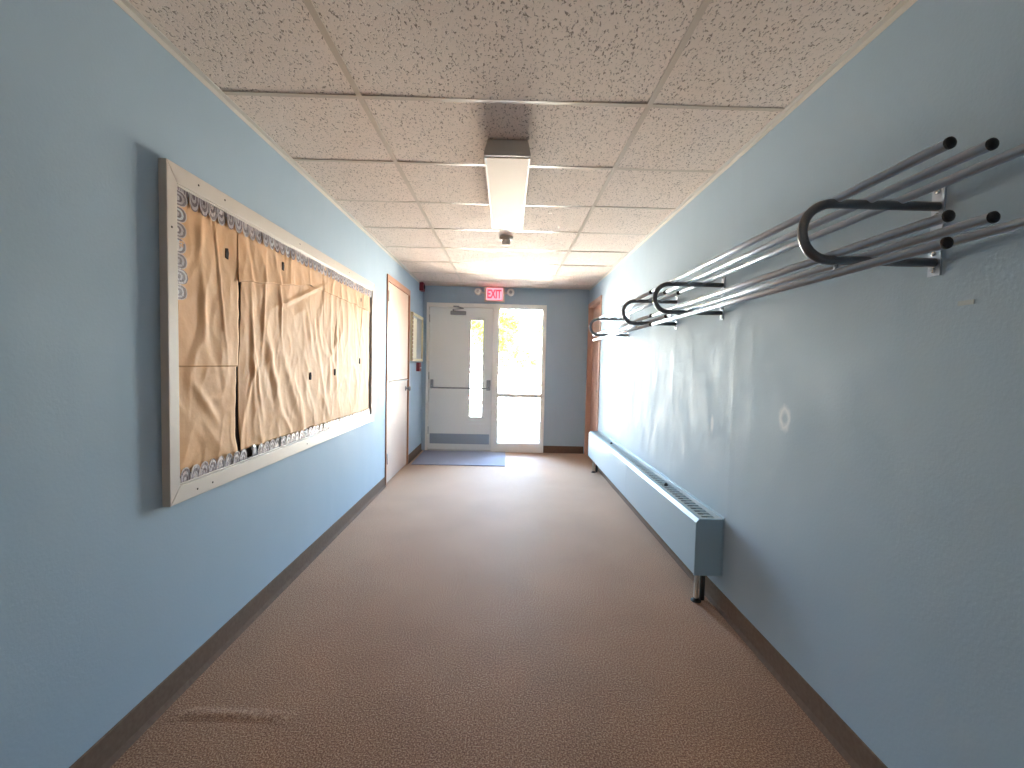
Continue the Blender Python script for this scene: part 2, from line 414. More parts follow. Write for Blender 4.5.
# ---------------------------------------------------------------- left wooden door (dutch door)
d = sroot('door_1', (-W2, 5.08, 0))
mb = MB()
for (y0, y1, z0, z1) in ((4.555, 4.585, 0, 2.175), (5.575, 5.605, 0, 2.175), (4.585, 5.575, 2.110, 2.175)):
    mb.box(-W2 - T + .03, -W2 + .012, y0, y1, z0, z1)
mb.build('door_frame', M_woodframe, d, .003)
MB().box(-W2 - .05, -W2 - .006, 4.588, 5.572, 1.083, 2.112).build('upper_leaf', M_leafwood, d, .002)
MB().box(-W2 - .05, -W2 - .006, 4.588, 5.572, .012, 1.076).build('lower_leaf', M_leafwood2, d, .002)
MB().box(-W2 - .007, -W2 + .004, 4.72, 5.572, 1.064, 1.074).build('astragal', M_alu, d)
for z in (1.96, 1.15, .28):
    mb = MB(); mb.tube([(-W2 + .010, 4.590, z - .055), (-W2 + .010, 4.590, z + .055)], .010, 10); mb.box(-W2 - .008, -W2 + .002, 4.590, 4.64, z - .055, z + .055)
    mb.build('hinge', M_alu, d)
h = MB().lathe([(.03, 0), (.03, .006), (.012, .008), (.012, .03), (.026, .036), (.03, .05), (.024, .062), (.001, .065)], (-W2 - .006, 5.48, .965), 0).build('door_knob', M_alu, d)

# right wooden door
d = sroot('door_2', (W2, 6.03, 0))
mb = MB()
for (y0, y1, z0, z1) in ((5.60, 5.655, 0, 2.18), (6.405, 6.46, 0, 2.18), (5.655, 6.405, 2.12, 2.18)):
    mb.box(W2 - .014, W2 + T - .03, y0, y1, z0, z1)
mb.build('door_frame', M_woodframe2, d, .003)
MB().box(W2 + .05, W2 + .095, 5.658, 6.402, .012, 2.117).build('door_leaf', M_woodframe2, d, .002)
MB().lathe([(.03, 0), (.03, -.006), (.012, -.008), (.012, -.03), (.026, -.036), (.03, -.05), (.001, -.06)], (W2 + .05, 5.72, .97), 0).build('door_knob', M_alu, d)

# ---------------------------------------------------------------- exit door, frame, sidelight
fr = sroot('door_3', (-.28, L, 0))
mb = MB(); ya, yb = L - .018, L + .12
mb.box(-1.144, -1.107, ya, yb, 0, 2.155); mb.box(.54, .589, ya, yb, 0, 2.155); mb.box(-.182, -.10, ya, yb, 0, 2.10)
mb.box(-1.107, .54, ya, yb, 2.095, 2.155); mb.box(-.10, .54, ya, yb, 0.0, .129)
mb.build('door_frame', M_metalframe, fr, .003)
mb = MB()   # stops and weather strip behind the leaf
for a in ((-1.107, -1.085, 0.0, 2.095), (-.205, -.182, 0.0, 2.095), (-1.085, -.205, 2.075, 2.095), (-1.085, -.205, 0.014, .034)): mb.box(a[0], a[1], L + .0575, L + .12, a[2], a[3])
mb.build('door_stop', M_metalframe, fr)
lx0, lx1, lz0, lz1 = -.504, -.325, .509, 1.917
mb = MB(); y0, y1 = L + .012, L + .057
mb.box(-1.104, lx0, y0, y1, .02, 2.092); mb.box(lx1, -.185, y0, y1, .02, 2.092); mb.box(lx0, lx1, y0, y1, .02, lz0); mb.box(lx0, lx1, y0, y1, lz1, 2.092)
bmesh.ops.remove_doubles(mb.bm, verts=mb.bm.verts, dist=1e-5)
leaf = mb.build('door_leaf', M_doorgrey, fr)
mb = MB()
for a in ((lx0-.018, lx0+.004, lz0-.018, lz1+.018), (lx1-.004, lx1+.018, lz0-.018, lz1+.018), (lx0+.004, lx1-.004, lz0-.018, lz0+.004), (lx0+.004, lx1-.004, lz1-.004, lz1+.018)):
    mb.box(a[0], a[1], L + .004, L + .013, a[2], a[3])
mb.build('lite_frame', M_doorgrey, fr, .002)
box('lite_glass', M_glass, (lx0, lx1, L + .034, L + .038, lz0, lz1), fr)
box('kick_plate', M_kick, (-1.08, -.21, L + .009, L + .012, .105, .253), fr)
box('threshold', M_thresh, (-1.107, -.182, L - .02, L + .12, 0, .014), fr, .003)
# panic bar
mb = MB(); mb.box(-1.075, -1.035, L - .03, L + .012, .915, 1.045); mb.build('bar_bracket', M_alu, fr, .006)
mb = MB(); mb.box(-.262, -.205, L - .035, L + .012, .90, 1.05); mb.build('bar_latch_case', M_alu, fr, .006)
MB().tube([(-1.055, L - .03, .95), (-1.055, L - .075, .932), (-1.03, L - .085, .93), (-.26, L - .085, .93), (-.235, L - .075, .932), (-.235, L - .03, .95)], .011, 12).build('crash_bar', M_alu, fr)
for z in (1.93, 1.1, .3):
    MB().tube([(-1.106, L + .006, z - .055), (-1.106, L + .006, z + .055)], .008, 10).build('hinge', M_alu, fr)
# closer
mb = MB(); mb.box(-.80, -.575, L - .045, L + .012, 1.985, 2.04); mb.build('closer_body', M_alu, fr, .01, 3)
mb = MB(); mb.tube([(-.76, L - .02, 2.04), (-.76, L - .02, 2.066)], .012, 12); mb.tube([(-.76, L - .02, 2.062), (-.60, L - .16, 2.064)], .007, 8); mb.tube([(-.60, L - .16, 2.064), (-.72, L - .02, 2.105)], .007, 8)
mb.box(-.76, -.68, L - .03, L - .017, 2.095, 2.115); mb.build('closer_arm', M_alu, fr)

w = sroot('window_1', (.22, L, .13))
mb = MB(); mb.box(-.10, .54, L + .01, L + .07, .815, .85); mb.build('glazing_bar', M_metalframe, w, .002)
mb = MB()
for z0, z1 in ((.129, .815), (.85, 2.095)):
    for a in ((-.10, -.088, z0, z1), (.528, .54, z0, z1), (-.088, .528, z0, z0+.012), (-.088, .528, z1-.012, z1)): mb.box(a[0], a[1], L + .012, L + .026, a[2], a[3])
mb.build('glazing_bead', M_metalframe, w)
box('upper_pane', M_glass, (-.10, .54, L + .034, L + .039, .85, 2.095), w)
box('lower_pane', M_glass, (-.10, .54, L + .034, L + .039, .129, .815), w)

# ---------------------------------------------------------------- entrance mat
mt_ = thing('door_mat', 'blue-grey rectangular carpet mat on the floor before the exit door', 'door mat', (-.55, 6.03, 0))
mb = MB(); mb.box(-1.15, .035, 5.575, 6.475, .0, .008); mb.build('mat_pile', M_mat_, mt_, .003)

# ---------------------------------------------------------------- bulletin board
bb = thing('bulletin_board', 'large cream-framed bulletin board covered in crumpled brown kraft paper on left wall', 'bulletin board', (-W2, 2.82, .75))
by0, by1, bz0, bz1 = 1.598, 4.045, .748, 1.980
iy0, iy1, iz0, iz1 = 1.648, 3.988, .812, 1.915
XF = -W2 + .030
def frame_piece(pts_yz):
    mb = MB(); mb.prism(pts_yz, 0, -W2, XF); return mb
mb = MB()
for pts in ([(by0,bz0),(iy0,iz0),(iy0,iz1),(by0,bz1)], [(by1,bz0),(by1,bz1),(iy1,iz1),(iy1,iz0)], [(by0,bz0),(by1,bz0),(iy1,iz0),(iy0,iz0)], [(by0,bz1),(iy0,iz1),(iy1,iz1),(by1,bz1)]):
    mb.prism(pts, 0, -W2, XF)
mb.build('frame', M_frameboard, bb, .0025)
mb = MB()
for a in ((iy0, iy0+.007, iz0, iz1), (iy1-.007, iy1, iz0, iz1), (iy0+.007, iy1-.007, iz0, iz0+.007), (iy0+.007, iy1-.007, iz1-.007, iz1)):
    mb.box(-W2 + .004, XF - .006, a[0], a[1], a[2], a[3])
mb.build('inner_bead', M_frameboard, bb, .002)
box('backing_board', M_cork, (-W2 + .001, -W2 + .006, iy0, iy1, iz0, iz1), bb)
for y, z in ((1.76, 1.95), (1.92, 1.952), (2.6, 1.95), (3.4, 1.95), (1.74, .775), (1.83, .777), (2.7, .78), (3.5, .78), (1.62, 1.75)):
    MB().lathe([(.0042, -.001), (.0042, .0006), (.001, .001)], (XF, y, z), 0, 10).build('frame_screw', M_cork, bb)

def crease(y, z, cy_, cz_, ang, width, length):
    ca, sa = math.cos(ang), math.sin(ang); u = (y-cy_)*ca + (z-cz_)*sa; v = -(y-cy_)*sa + (z-cz_)*ca
    return math.exp(-(v/width)**2) * math.exp(-(u/length)**2)
rc = random.Random(11)
CREASES = []
for k in range(26):   # folds hanging down, fanning out
    y = rc.uniform(1.7, 3.95); CREASES.append((y, rc.uniform(.95, 1.8), math.pi/2 + rc.uniform(-.35, .35), rc.uniform(.006, .022), rc.uniform(.08, .3), rc.uniform(-.006, .007)))
for k in range(16):   # diagonal buckles
    y = rc.uniform(2.1, 3.6); CREASES.append((y, rc.uniform(.9, 1.5), rc.choice((-1, 1)) * rc.uniform(.5, 1.1), rc.uniform(.01, .03), rc.uniform(.06, .2), rc.uniform(-.007, .008)))
for (y, z, a, wd, ln, hh) in ((2.33, 1.25, 1.9, .03, .25, .012), (2.55, 1.12, 2.1, .035, .26, .011), (2.25, 1.55, 1.5, .012, .2, .009), (2.42, 1.56, 1.65, .012, .16, .009),
                              (2.15, 1.35, 1.62, .014, .3, .008), (1.82, 1.1, 2.3, .02, .12, .008), (1.80, 1.55, 1.65, .02, .2, .006), (2.9, 1.3, 1.9, .03, .3, .008), (2.7, 1.68, .35, .012, .3, .008), (3.2, 1.4, 1.55, .02, .3, .007)):
    CREASES.append((y, z, a, wd, ln, hh))
def paper_h(y, z):
    h = .004 * noise.noise(Vector((y*2.2, z*1.2, 1.7))) + .0035 * noise.noise(Vector((y*7, z*3.0, 5.1)))
    r = noise.noise(Vector((y*5.5 + .4*noise.noise(Vector((y*2, z*3, 9))), z*3.4, 3.3))); h += .006 * (1 - min(1, abs(r)*3.2))
    r = noise.noise(Vector((y*14, z*7, 7.7))); h += .0022 * (1 - min(1, abs(r)*3))
    for c in CREASES:
        if abs(y-c[0]) < .5: h += c[5] * crease(y, z, *c[:5])
    return h
def sheet(name, yf, zf, ny, nz, lift, thick_edges=True, curl=None):
    """grid of kraft paper: yf(s,t), zf(s,t)"""
    mb = MB(); g = []
    for i in range(ny + 1):
        row = []
        for j in range(nz + 1):
            s, t = i/ny, j/nz; y, z = yf(s, t), zf(s, t)
            x = -W2 + .009 + lift + max(-.003, paper_h(y, z))*.8
            if curl: x += curl(s, t)
            e = min(s, 1-s, t, 1-t); 
            x = min(x, XF - .006 + (.004 if e > .05 else 0))
            row.append(mb.bm.verts.new((x, y, z)))
        g.append(row)
    for i in range(ny):
        for j in range(nz):
            mb.bm.faces.new([g[i][j], g[i+1][j], g[i+1][j+1], g[i][j+1]]).smooth = True
    o = mb.build(name, M_kraft, bb, normals=False)
    sm = o.modifiers.new('thickness', 'SOLIDIFY'); sm.thickness = .0006; sm.offset = -1
    return o
nz_ = lambda a, b, s=9: noise.noise(Vector((a*s, b, 0)))
# upper left sheet, lower left sheet, wide lower sheet, wide top sheet
sheet('kraft_paper_sheet', lambda s, t: 1.664 + s*(.372 + .006*nz_(t, 3)), lambda s, t: 1.252 + t*.645, 46, 80, .0025)
sheet('kraft_paper_sheet', lambda s, t: 1.660 + s*(.352 + .022*abs(t-.45) + .006*nz_(t, 1, 6)), lambda s, t: .842 + t*.422 + .004*nz_(s, 2), 46, 60, .001)
sheet('kraft_paper_sheet', lambda s, t: (2.046 - .012*math.sin(t*5)+.004*nz_(t, 7)) * (1-s) + s*3.945, lambda s, t: .865 + t*.88 + .01*nz_(s, 4, 14)*(1-t), 260, 110, .001)
sheet('kraft_paper_sheet', lambda s, t: 2.030 + s*1.925, lambda s, t: (1.630 + .11*min(1, s*2.6) - .05*max(0, s-.6) + .012*nz_(s, 5, 12)) * (1-t) + 1.900*t, 240, 40, .004, curl=lambda s, t: .005*math.exp(-t*5))
# small dark slots where the paper is cut away
for i, (y, z) in enumerate(((1.958, 1.739), (2.443, 1.791), (2.776, 1.189), (3.160, 1.207), (3.700, 1.289), (3.720, 1.786))):
    hx = XF - .0035
    mb = MB(); pts = [(y-.011, z-.021), (y+.009, z-.024), (y+.013, z+.004), (y+.008, z+.024), (y-.010, z+.020)]
    hh = -W2 + .009 + .004 + max(-.003, paper_h(y, z))*.8
    mb.prism(pts, 0, -W2 + .008, min(XF, max(hh + .0015, -W2 + .014))); mb.build('outlet_slot', M_hole, bb, .002)

def border(name, y0, y1, z, inward, vertical=False, skip=(), seed=1, pitch=.056, depth=.062):
    """scalloped strip: concentric arcs at each scallop; material 0 white 1 violet 2 silver 3 gloss"""
    mb = MB(); n = max(1, int(round((y1 - y0) / pitch))); p = (y1 - y0) / n; rq = random.Random(seed)
    for k in range(n):
        if k in skip: continue
        c = y0 + p*(k+.5); base = z; dx = rq.uniform(0, .002)
        radii = [depth, depth*.92, depth*.72, depth*.5, depth*.30, 0.0]
        mats_ = rq.choice(([0, 1, 2, 1, 2], [0, 1, 2, 1, 2], [0, 2, 1, 2, 0], [1, 2, 1, 2, 1], [0, 1, 3, 1, 2]))
        for q in range(5):
            mb.mi = mats_[q]; ro, ri = radii[q], radii[q+1]; N = 12
            for a in range(N):
                def P(r, t):
                    ang = math.pi * t / N; sx = -math.cos(ang) * min(1, 1) * (r/depth) * p*.5; sy = math.sin(ang)**.6 * r if 0 < t < N else 0
                    xx = -W2 + .0175 + .0025*math.sin(k*1.3) + dx + .0006*(5-q)
                    return (xx, c + sx, base + inward*sy) if not vertical else (xx, base + inward*sy, c + sx)
                if ri > 0: mb.quad(P(ro, a), P(ro, a+1), P(ri, a+1), P(ri, a))
                else: mb.bm.faces.new([mb.bm.verts.new(v) for v in (P(ro, a), P(ro, a+1), P(0, N//2))]).material_index = mb.mi
    # solid band along the frame edge
    mb.mi = 0
    for k in range(n):
        if k in skip: continue
        a, b = y0 + p*k, y0 + p*(k+1); e = .016
        xx = -W2 + .0172
        if vertical: mb.quad((xx, base, a), (xx, base, b), (xx, base+inward*e, b), (xx, base+inward*e, a))
        else: mb.quad((xx, a, base), (xx, b, base), (xx, b, base+inward*e), (xx, a, base+inward*e))
    o = mb.build(name, [M_bwhite, M_violet, M_silver, M_glossw], bb)
    sm = o.modifiers.new('thickness', 'SOLIDIFY'); sm.thickness = .0008
    return o
border('scalloped_border', 1.66, 3.975, iz1 - .008, -1)
border('scalloped_border', 1.50, 1.895, iy0 + .008, 1, vertical=True, depth=.05, seed=4)
border('scalloped_border', 1.66, 2.085, iz0 + .008, 1, seed=6, depth=.052)
border('scalloped_border', 2.12, 3.96, iz0 + .008, 1, seed=9, skip=(0,), depth=.052)
# torn pieces hanging with their glossy white back outward
for (y, wd, ht) in ((2.13, .05, .062), (2.20, .04, .05), (2.39, .035, .056), (2.66, .06, .05), (3.06, .045, .05), (3.27, .07, .052), (3.60, .05, .05), (3.87, .04, .045)):
    mb = MB(); g = []
    for i in range(7):
        r_ = []
        for j in range(5):
            s, t = i/6, j/4
            r_.append(mb.bm.verts.new((-W2 + .019 + .006*math.sin(s*4 + y*9) * t, y + wd*s + .004*math.sin(t*5), iz0 + .008 + ht*t*(1 - .25*abs(math.sin(s*3.1 + y*7))))))
        g.append(r_)
    for i in range(6):
        for j in range(4): mb.bm.faces.new([g[i][j], g[i+1][j], g[i+1][j+1], g[i][j+1]]).smooth = True
    o = mb.build('torn_border_piece', M_glossw, bb); o['label'] = 'torn white glossy border piece'
    sm = o.modifiers.new('thickness', 'SOLIDIFY'); sm.thickness = .0008

# ---------------------------------------------------------------- coat racks
ZU, ZL, RA = 1.747, 1.595, .0125
TX = (.918, 1.005, 1.09); TL = (.925, 1.018, 1.11)
def bracket(parent, y):
    zc = (ZU + ZL)/2; r = (ZU - ZL)/2; xc = .828 + r
    path = [(W2 - .003, y, ZU), (xc + .15, y, ZU), (xc, y, ZU)]
    for k in range(1, 16):
        a = math.pi/2 + math.pi*k/16; path.append((xc + r*math.cos(a), y, zc + r*math.sin(a)))
    path += [(xc, y, ZL), (xc + .15, y, ZL), (W2 - .003, y, ZL)]
    o = MB().tube(path, RA, 14).build('bracket_arm', M_steeld, parent)
    mb = MB(); mb.box(W2 - .004, W2, y - .018, y + .018, 1.558, 1.806); pl = mb.build('wall_plate', M_steel, parent, .001)
    for z in (1.788, 1.722, 1.62, 1.574):
        MB().lathe([(.007, 0), (.007, -.003), (.004, -.005), (.001, -.0055)], (W2 - .004, y, z), 0, 12).build('screw', M_screw, pl)
def coat_rack(label, y0, b1, b2, y1, dz):
    t = thing('coat_rack', label, 'coat rack', (W2, (y0+y1)/2, 1.675 + dz), 'steel tube coat racks')
    for zc, xs in ((ZU + .012, TX), (ZL + .018, TL)):
        nm = 'shelf_tube'
        for x in xs:
            o = MB().tube([(x, y0 + .004, zc), (x, y1 - .004, zc)], .0112, 16).build(nm, M_steel, t)
            for e, s in ((y0, 1), (y1, -1)):
                MB().lathe([(.004, -.0045*s), (.0085, -.003*s), (.012, .0*s), (.0125, .003*s), (.0125, .005*s)], (x, e, zc), 1, 16).build('end_cap', M_cap, o)
    o = MB().tube([(TL[0], y0 + .004, ZL - .036), (TL[0], y1 - .004, ZL - .036)], .0112, 16).build('hanging_rail', M_steel, t)
    for e, s in ((y0, 1), (y1, -1)):
        MB().lathe([(.004, -.0045*s), (.0085, -.003*s), (.012, .0*s), (.0125, .003*s), (.0125, .005*s)], (TL[0], e, ZL - .036), 1, 16).build('end_cap', M_cap, o)
    for y in (b1, b2):
        bracket(t, y)
        MB().tube([(TL[0], y, ZL - .01), (TL[0], y, ZL - .03)], .005, 8).build('rail_stud', M_steel, t)
    return t
coat_rack('steel tube wall coat rack nearest the camera, upper right wall', .912, 1.225, 2.44, 2.755, 0)
coat_rack('steel tube wall coat rack farther down, beside the right wooden door', 2.79, 3.10, 4.32, 4.64, 0)

# ---------------------------------------------------------------- radiator cover
rd = thing('baseboard_radiator', 'long light blue metal radiator cover along foot of right wall', 'radiator', (W2, 3.9, 0))
ry0, ry1, rz0, rz1, rx = 2.315, 5.42, .192, .492, 1.052
def rad_section(i, o_): return [(W2 - .003, rz0 + .0), (rx + i, rz0), (rx + i, rz1 - .022), (rx + .018 + i, rz1 - .002), (rx + .03 + i, rz1 - .002)]
for a, b in ((ry0 + .012, 3.70), (3.703, ry1 - .012)):
    mb = MB()
    mb.prism([(rx, rz0), (rx, rz1 - .02), (rx + .016, rz1), (rx + .030, rz1), (rx + .030, rz1 - .004), (rx + .018, rz1 - .005), (rx + .004, rz1 - .022), (rx + .004, rz0)], 1, a, b)
    mb.build('front_panel', M_rad, rd)
# end caps
for a, b in ((ry0, ry0 + .012), (ry1 - .012, ry1)):
    mb = MB(); mb.prism([(W2 - .004, rz0 - .004), (rx - .002, rz0 - .004), (rx - .002, rz1 - .019), (rx + .015, rz1 + .002), (W2 - .004, rz1 + .002)], 1, a, b)
    mb.build('end_cap', M_rad, rd, .002)
# top grille with slots
mb = MB(); zt = rz1
mb.box(rx + .030, rx + .046, ry0 + .012, ry1 - .012, zt - .003, zt); mb.box(W2 - .036, W2 - .003, ry0 + .012, ry1 - .012, zt - .003, zt)
y = ry0 + .012
while y < ry1 - .05:
    mb.box(rx + .046, W2 - .036, y, min(y + .022, ry1 - .012), zt - .003, zt); y += .047
mb.build('top_grille', M_radtop, rd)
mb = MB(); mb.box(rx + .006, W2 - .004, ry0 + .014, ry1 - .014, rz0 + .05, zt - .05); mb.build('heating_element', M_radin, rd)
mb = MB(); mb.box(W2 - .003, W2, ry0 - .002, ry1 + .002, rz0 - .004, rz1 + .012); mb.build('back_plate', M_rad, rd)
for y in (2.98, 4.565):
    mb = MB(); mb.lathe([(.012, 0), (.012, .008), (.008, .012), (.008, .016)], (1.128, y, zt), 2, 14); mb.build('damper_knob', M_radin, rd)
for y in (2.40, 5.34):
    mb = MB(); mb.tube([(1.105, y, rz0 + .03), (1.105, y, rz0 - .03), (1.105, y + .004, .09), (1.108, y + .01, .03), (1.11, y + .012, .0)], .012, 12)
    f_ = mb.build('supply_pipe', M_pipe, rd)
    mb = MB(); mb.lathe([(.028, .0), (.028, .004), (.016, .012), (.013, .02)], (1.11, y + .012, 0), 2, 16); mb.build('pipe_collar', M_radin, f_)
    mb = MB(); mb.tube([(1.15, y + .03, rz0 + .03), (1.15, y + .03, .0)], .014, 12); mb.build('return_pipe', M_radin, rd)

# ---------------------------------------------------------------- ceiling fixtures
lf = thing('ceiling_light', 'long narrow white fluorescent ceiling light with flat lens, unlit', 'ceiling light', (.01, 2.75, H))
x0, x1, y0, y1, zb = -.105, .124, 2.245, 3.435, 2.316
mb = MB(); mb.prism([(x0, zb + .012), (x0, zb + .002), (x1, zb + .002), (x1, zb + .012), (x1 - .018, H - .003), (x0 + .018, H - .003)], 1, y0 + .012, y1 - .012)
mb.build('housing', M_housing, lf)
for a, b in ((y0, y0 + .012), (y1 - .012, y1)):
    mb = MB(); mb.prism([(x0 - .001, zb), (x1 + .001, zb), (x1 + .001, zb + .014), (x1 - .016, H - .002), (x0 + .016, H - .002), (x0 - .001, zb + .014)], 1, a, b); mb.build('end_plate', M_housing, lf, .001)
mb = MB(); mb.box(x0 + .010, x1 - .010, y0 + .02, y1 - .02, zb - .003, zb + .004); mb.build('lens', M_lens, lf, .001)
mb = MB()
for a in ((x0, x0 + .010, y0 + .012, y1 - .012), (x1 - .010, x1, y0 + .012, y1 - .012)): mb.box(a[0], a[1], a[2], a[3], zb - .005, zb + .004)
mb.build('lens_rim', M_angle, lf, .001)

# unseen fill light added behind the photographer, built as a ceiling fixture
lf2 = thing('ceiling_light', 'unseen fill light added on the ceiling behind the photographer', 'ceiling light', (.01, -1.4, H))
mb = MB()
for a in ((-.62, .62, -2.02, -1.98), (-.62, .62, -.82, -.78), (-.62, -.58, -1.98, -.82), (.58, .62, -1.98, -.82)): mb.box(a[0], a[1], a[2], a[3], H - .03, H - .002)
mb.build('housing', M_housing, lf2, .003)
box('lens', M_lens, (-.58, .58, -1.98, -.82, H - .012, H - .006), lf2)
ld = bpy.data.lights.new('rear_fill_lamp', 'AREA'); ld.shape = 'RECTANGLE'; ld.size = 1.14; ld.size_y = 1.14; ld.energy = REAR_W; ld.color = (1.0, .80, .66)
lo = bpy.data.objects.new('rear_fill_lamp', ld); C.objects.link(lo); lo.location = (0, -1.4, H - .035)

sd = thing('smoke_detector', 'small round smoke detector on ceiling just behind the light fixture', 'smoke detector', (0, 3.92, H))
MB().lathe([(.058, .002), (.06, -.006), (.06, -.018), (.05, -.026), (.045, -.028)], (0, 3.93, H), 2, 28).build('detector_base', M_detect, sd)
MB().lathe([(.036, -.024), (.037, -.055), (.034, -.068), (.02, -.074), (.002, -.076)], (0, 3.93, H), 2, 28).build('sensor_head', M_detect, sd)

# ---------------------------------------------------------------- exit sign
ex = thing('exit_sign', 'small lit red exit sign with two round emergency lamps over the exit door', 'exit sign', (-.17, L, 2.17))
mb = MB(); mb.box(-.315, -.022, L - .062, L, 2.178, 2.392); mb.build('sign_housing', M_beige, ex, .006)
mb = MB(); mb.box(-.285, -.055, L - .066, L - .060, 2.205, 2.372); mb.build('sign_face', M_signface, ex, .002)
cu = bpy.data.curves.new('exit_text', 'FONT'); cu.body = 'EXIT'; cu.size = .155; cu.extrude = .0015; cu.offset = .004; cu.align_x = 'CENTER'; cu.align_y = 'CENTER'; cu.space_character = .95
to = bpy.data.objects.new('tmp', cu); C.objects.link(to); bpy.context.view_layer.update()
me = bpy.data.meshes.new_from_object(to.evaluated_get(bpy.context.evaluated_depsgraph_get())); bpy.data.objects.remove(to)
me.materials.clear(); me.materials.append(M_signlet)
xs_ = [v.co.x for v in me.vertices]; kx = .205 / (max(xs_) - min(xs_)); cx_ = (max(xs_) + min(xs_))/2; ys_ = [v.co.y for v in me.vertices]; ky = .125/(max(ys_)-min(ys_)); cy_ = (max(ys_)+min(ys_))/2
for v in me.vertices: v.co = Vector(((v.co.x - cx_)*kx - .17, L - .0675 - v.co.z, (v.co.y - cy_)*ky + 2.289))
o = bpy.data.objects.new('lettering', me); C.objects.link(o); o.parent = ex; o.matrix_parent_inverse = parent_inverse(ex)
for x, s in ((-.405, 1), (.062, -1)):
    h = MB().lathe([(.048, 0), (.052, -.012), (.052, -.05), (.046, -.058), (.040, -.060)], (x, L - .03, 2.318), 1, 24).build('lamp_head', M_white, ex)
    MB().lathe([(.022, -.058), (.024, -.061), (.001, -.063)], (x, L - .03, 2.318), 1, 20).build('lamp_glass', M_lampglass, h)
    MB().tube([(x + s*.02, L - .045, 2.318), (-.17 - s*.14, L - .045, 2.30)], .012, 10).build('lamp_arm', M_beige, ex)
    MB().tube([(x, L - .032, 2.318), (x, L, 2.318)], .03, 16).build('lamp_mount', M_beige, h)

# red horn near the corner, notice board and red pull station on left wall
al = thing('fire_alarm_horn', 'dark red fire alarm horn high on left wall near the ceiling corner', 'fire alarm', (-W2, 6.28, 2.32))
mb = MB(); mb.box(-W2, -W2 + .055, 6.21, 6.34, 2.280, 2.394); mb.build('horn_body', M_red, al, .006)
MB().lathe([(.032, 0), (.034, .006), (.02, .01), (.001, .01)], (-W2 + .055, 6.275, 2.337), 0, 20).build('horn_grille', M_hole, al)

nb = thing('notice_board', 'small yellow-framed notice board beside the left wooden door', 'notice board', (-W2, 6.03, 1.6))
ny0, ny1, nz0, nz1 = 5.67, 6.39, 1.30, 1.925
mb = MB()
for a in ((ny0, ny0+.03, nz0, nz1), (ny1-.03, ny1, nz0, nz1), (ny0+.03, ny1-.03, nz0, nz0+.035), (ny0+.03, ny1-.03, nz1-.035, nz1)): mb.box(-W2, -W2+.03, a[0], a[1], a[2], a[3])
mb.build('frame', M_yellow, nb, .003)
box('backing', M_greyp, (-W2 + .002, -W2 + .010, ny0 + .03, ny1 - .03, nz0 + .035, nz1 - .035), nb)
box('cream_notice', M_cream, (-W2 + .010, -W2 + .012, ny0 + .035, 6.02, nz0 + .04, nz1 - .06), nb)
box('grey_notice', M_greyp, (-W2 + .010, -W2 + .012, 6.04, ny1 - .04, nz0 + .05, nz1 - .08), nb)
mb = MB()
for k in range(12): mb.lathe([(.024, 0), (.024, .003)], (-W2 + .03, ny0 + .008, nz0 + .03 + k*.0515), 0, 12)
mb.build('scalloped_trim', M_scallop, nb)

ps = thing('fire_pull_station', 'small red fire alarm pull station below the notice board', 'fire alarm pull', (-W2, 6.13, 1.23))
mb = MB(); mb.box(-W2, -W2 + .045, 6.07, 6.19, 1.165, 1.285); mb.build('station_body', M_red, ps, .005)
mb = MB(); mb.box(-W2 + .045, -W2 + .056, 6.09, 6.17, 1.205, 1.225); mb.build('pull_handle', M_white, ps, .003)

lb = tag(box('wall_label', M_label, (W2 - .0015, W2, 1.115, 1.155, 1.468, 1.480)), 'tiny pale label stuck to the right wall below the nearest coat rack', 'label')

# carpet seam at lower left, a raised ripple of the carpet itself
fl = bpy.data.objects['floor']
mb = MB(); g = []
for i in range(33):
    r_ = []
    for j in range(9):
        s, t = i/32, j/8; x = -1.16 + s*.46; yy = 1.535 + t*.07 + .004*math.sin(s*5)
        r_.append(mb.bm.verts.new((x, yy, .0005 + .0032*math.sin(math.pi*t)**2*min(1, s*6, (1-s)*6))))
    g.append(r_)
for i in range(32):
    for j in range(8): mb.bm.faces.new([g[i][j], g[i+1][j], g[i+1][j+1], g[i][j+1]]).smooth = True
mb.build('carpet_ripple', M_carpet, fl)

# ---------------------------------------------------------------- the building's outside: facade and roof that shade the ground before the door
M_stucco = mat('beige_stucco', srgb(190, 180, 164), 0.9, bump=(40, .3, .004))
mb = MB(); mb.box(-9, -W2 - T, L + .02, L + T, -.1, 3.7); mb.box(W2 + T, 9, L + .02, L + T, -.1, 3.7); mb.box(-W2 - T, W2 + T, L + .02, L + T, H + .12, 3.7)
struct(mb.build('wall_exterior', M_stucco))
struct(box('roof', M_stucco, (-9, 9, REAR - 2, L + .02, 3.4, 3.55)))
# ---------------------------------------------------------------- outdoors
GZ = -.05
gr = MB(); gr.quad((-150, L + T, GZ), (150, L + T, GZ), (150, 260, GZ), (-150, 260, GZ)); o = gr.build('pavement', M_pave); struct(o)
mb = MB(); g = []
rg = random.Random(5)
for i in range(121):
    g.append([mb.bm.verts.new((-.2 + i*6/120, L + T + .02 + j*3.65/50, GZ + .02 + .03*max(0, noise.noise(Vector((i*.55, j*.55, 0)))))) for j in range(51)])
for i in range(120):
    for j in range(50): mb.bm.faces.new([g[i][j], g[i+1][j], g[i+1][j+1], g[i][j+1]])
o = mb.build('gravel_bed', M_gravel); tag(o, 'bed of loose grey gravel outside the exit window', 'gravel'); o['kind'] = 'stuff'
for y, hgt, nm, lab in ((14.6, .12, 'kerb', 'low dark kerb line across the bright pavement, nearer one'), (28.5, .16, 'kerb', 'low dark kerb line across the bright pavement, farther one')):
    tag(box(nm, M_kerb, (-12, 12, y, y + .25, GZ, GZ + hgt), bevel=.02), lab, 'kerb')

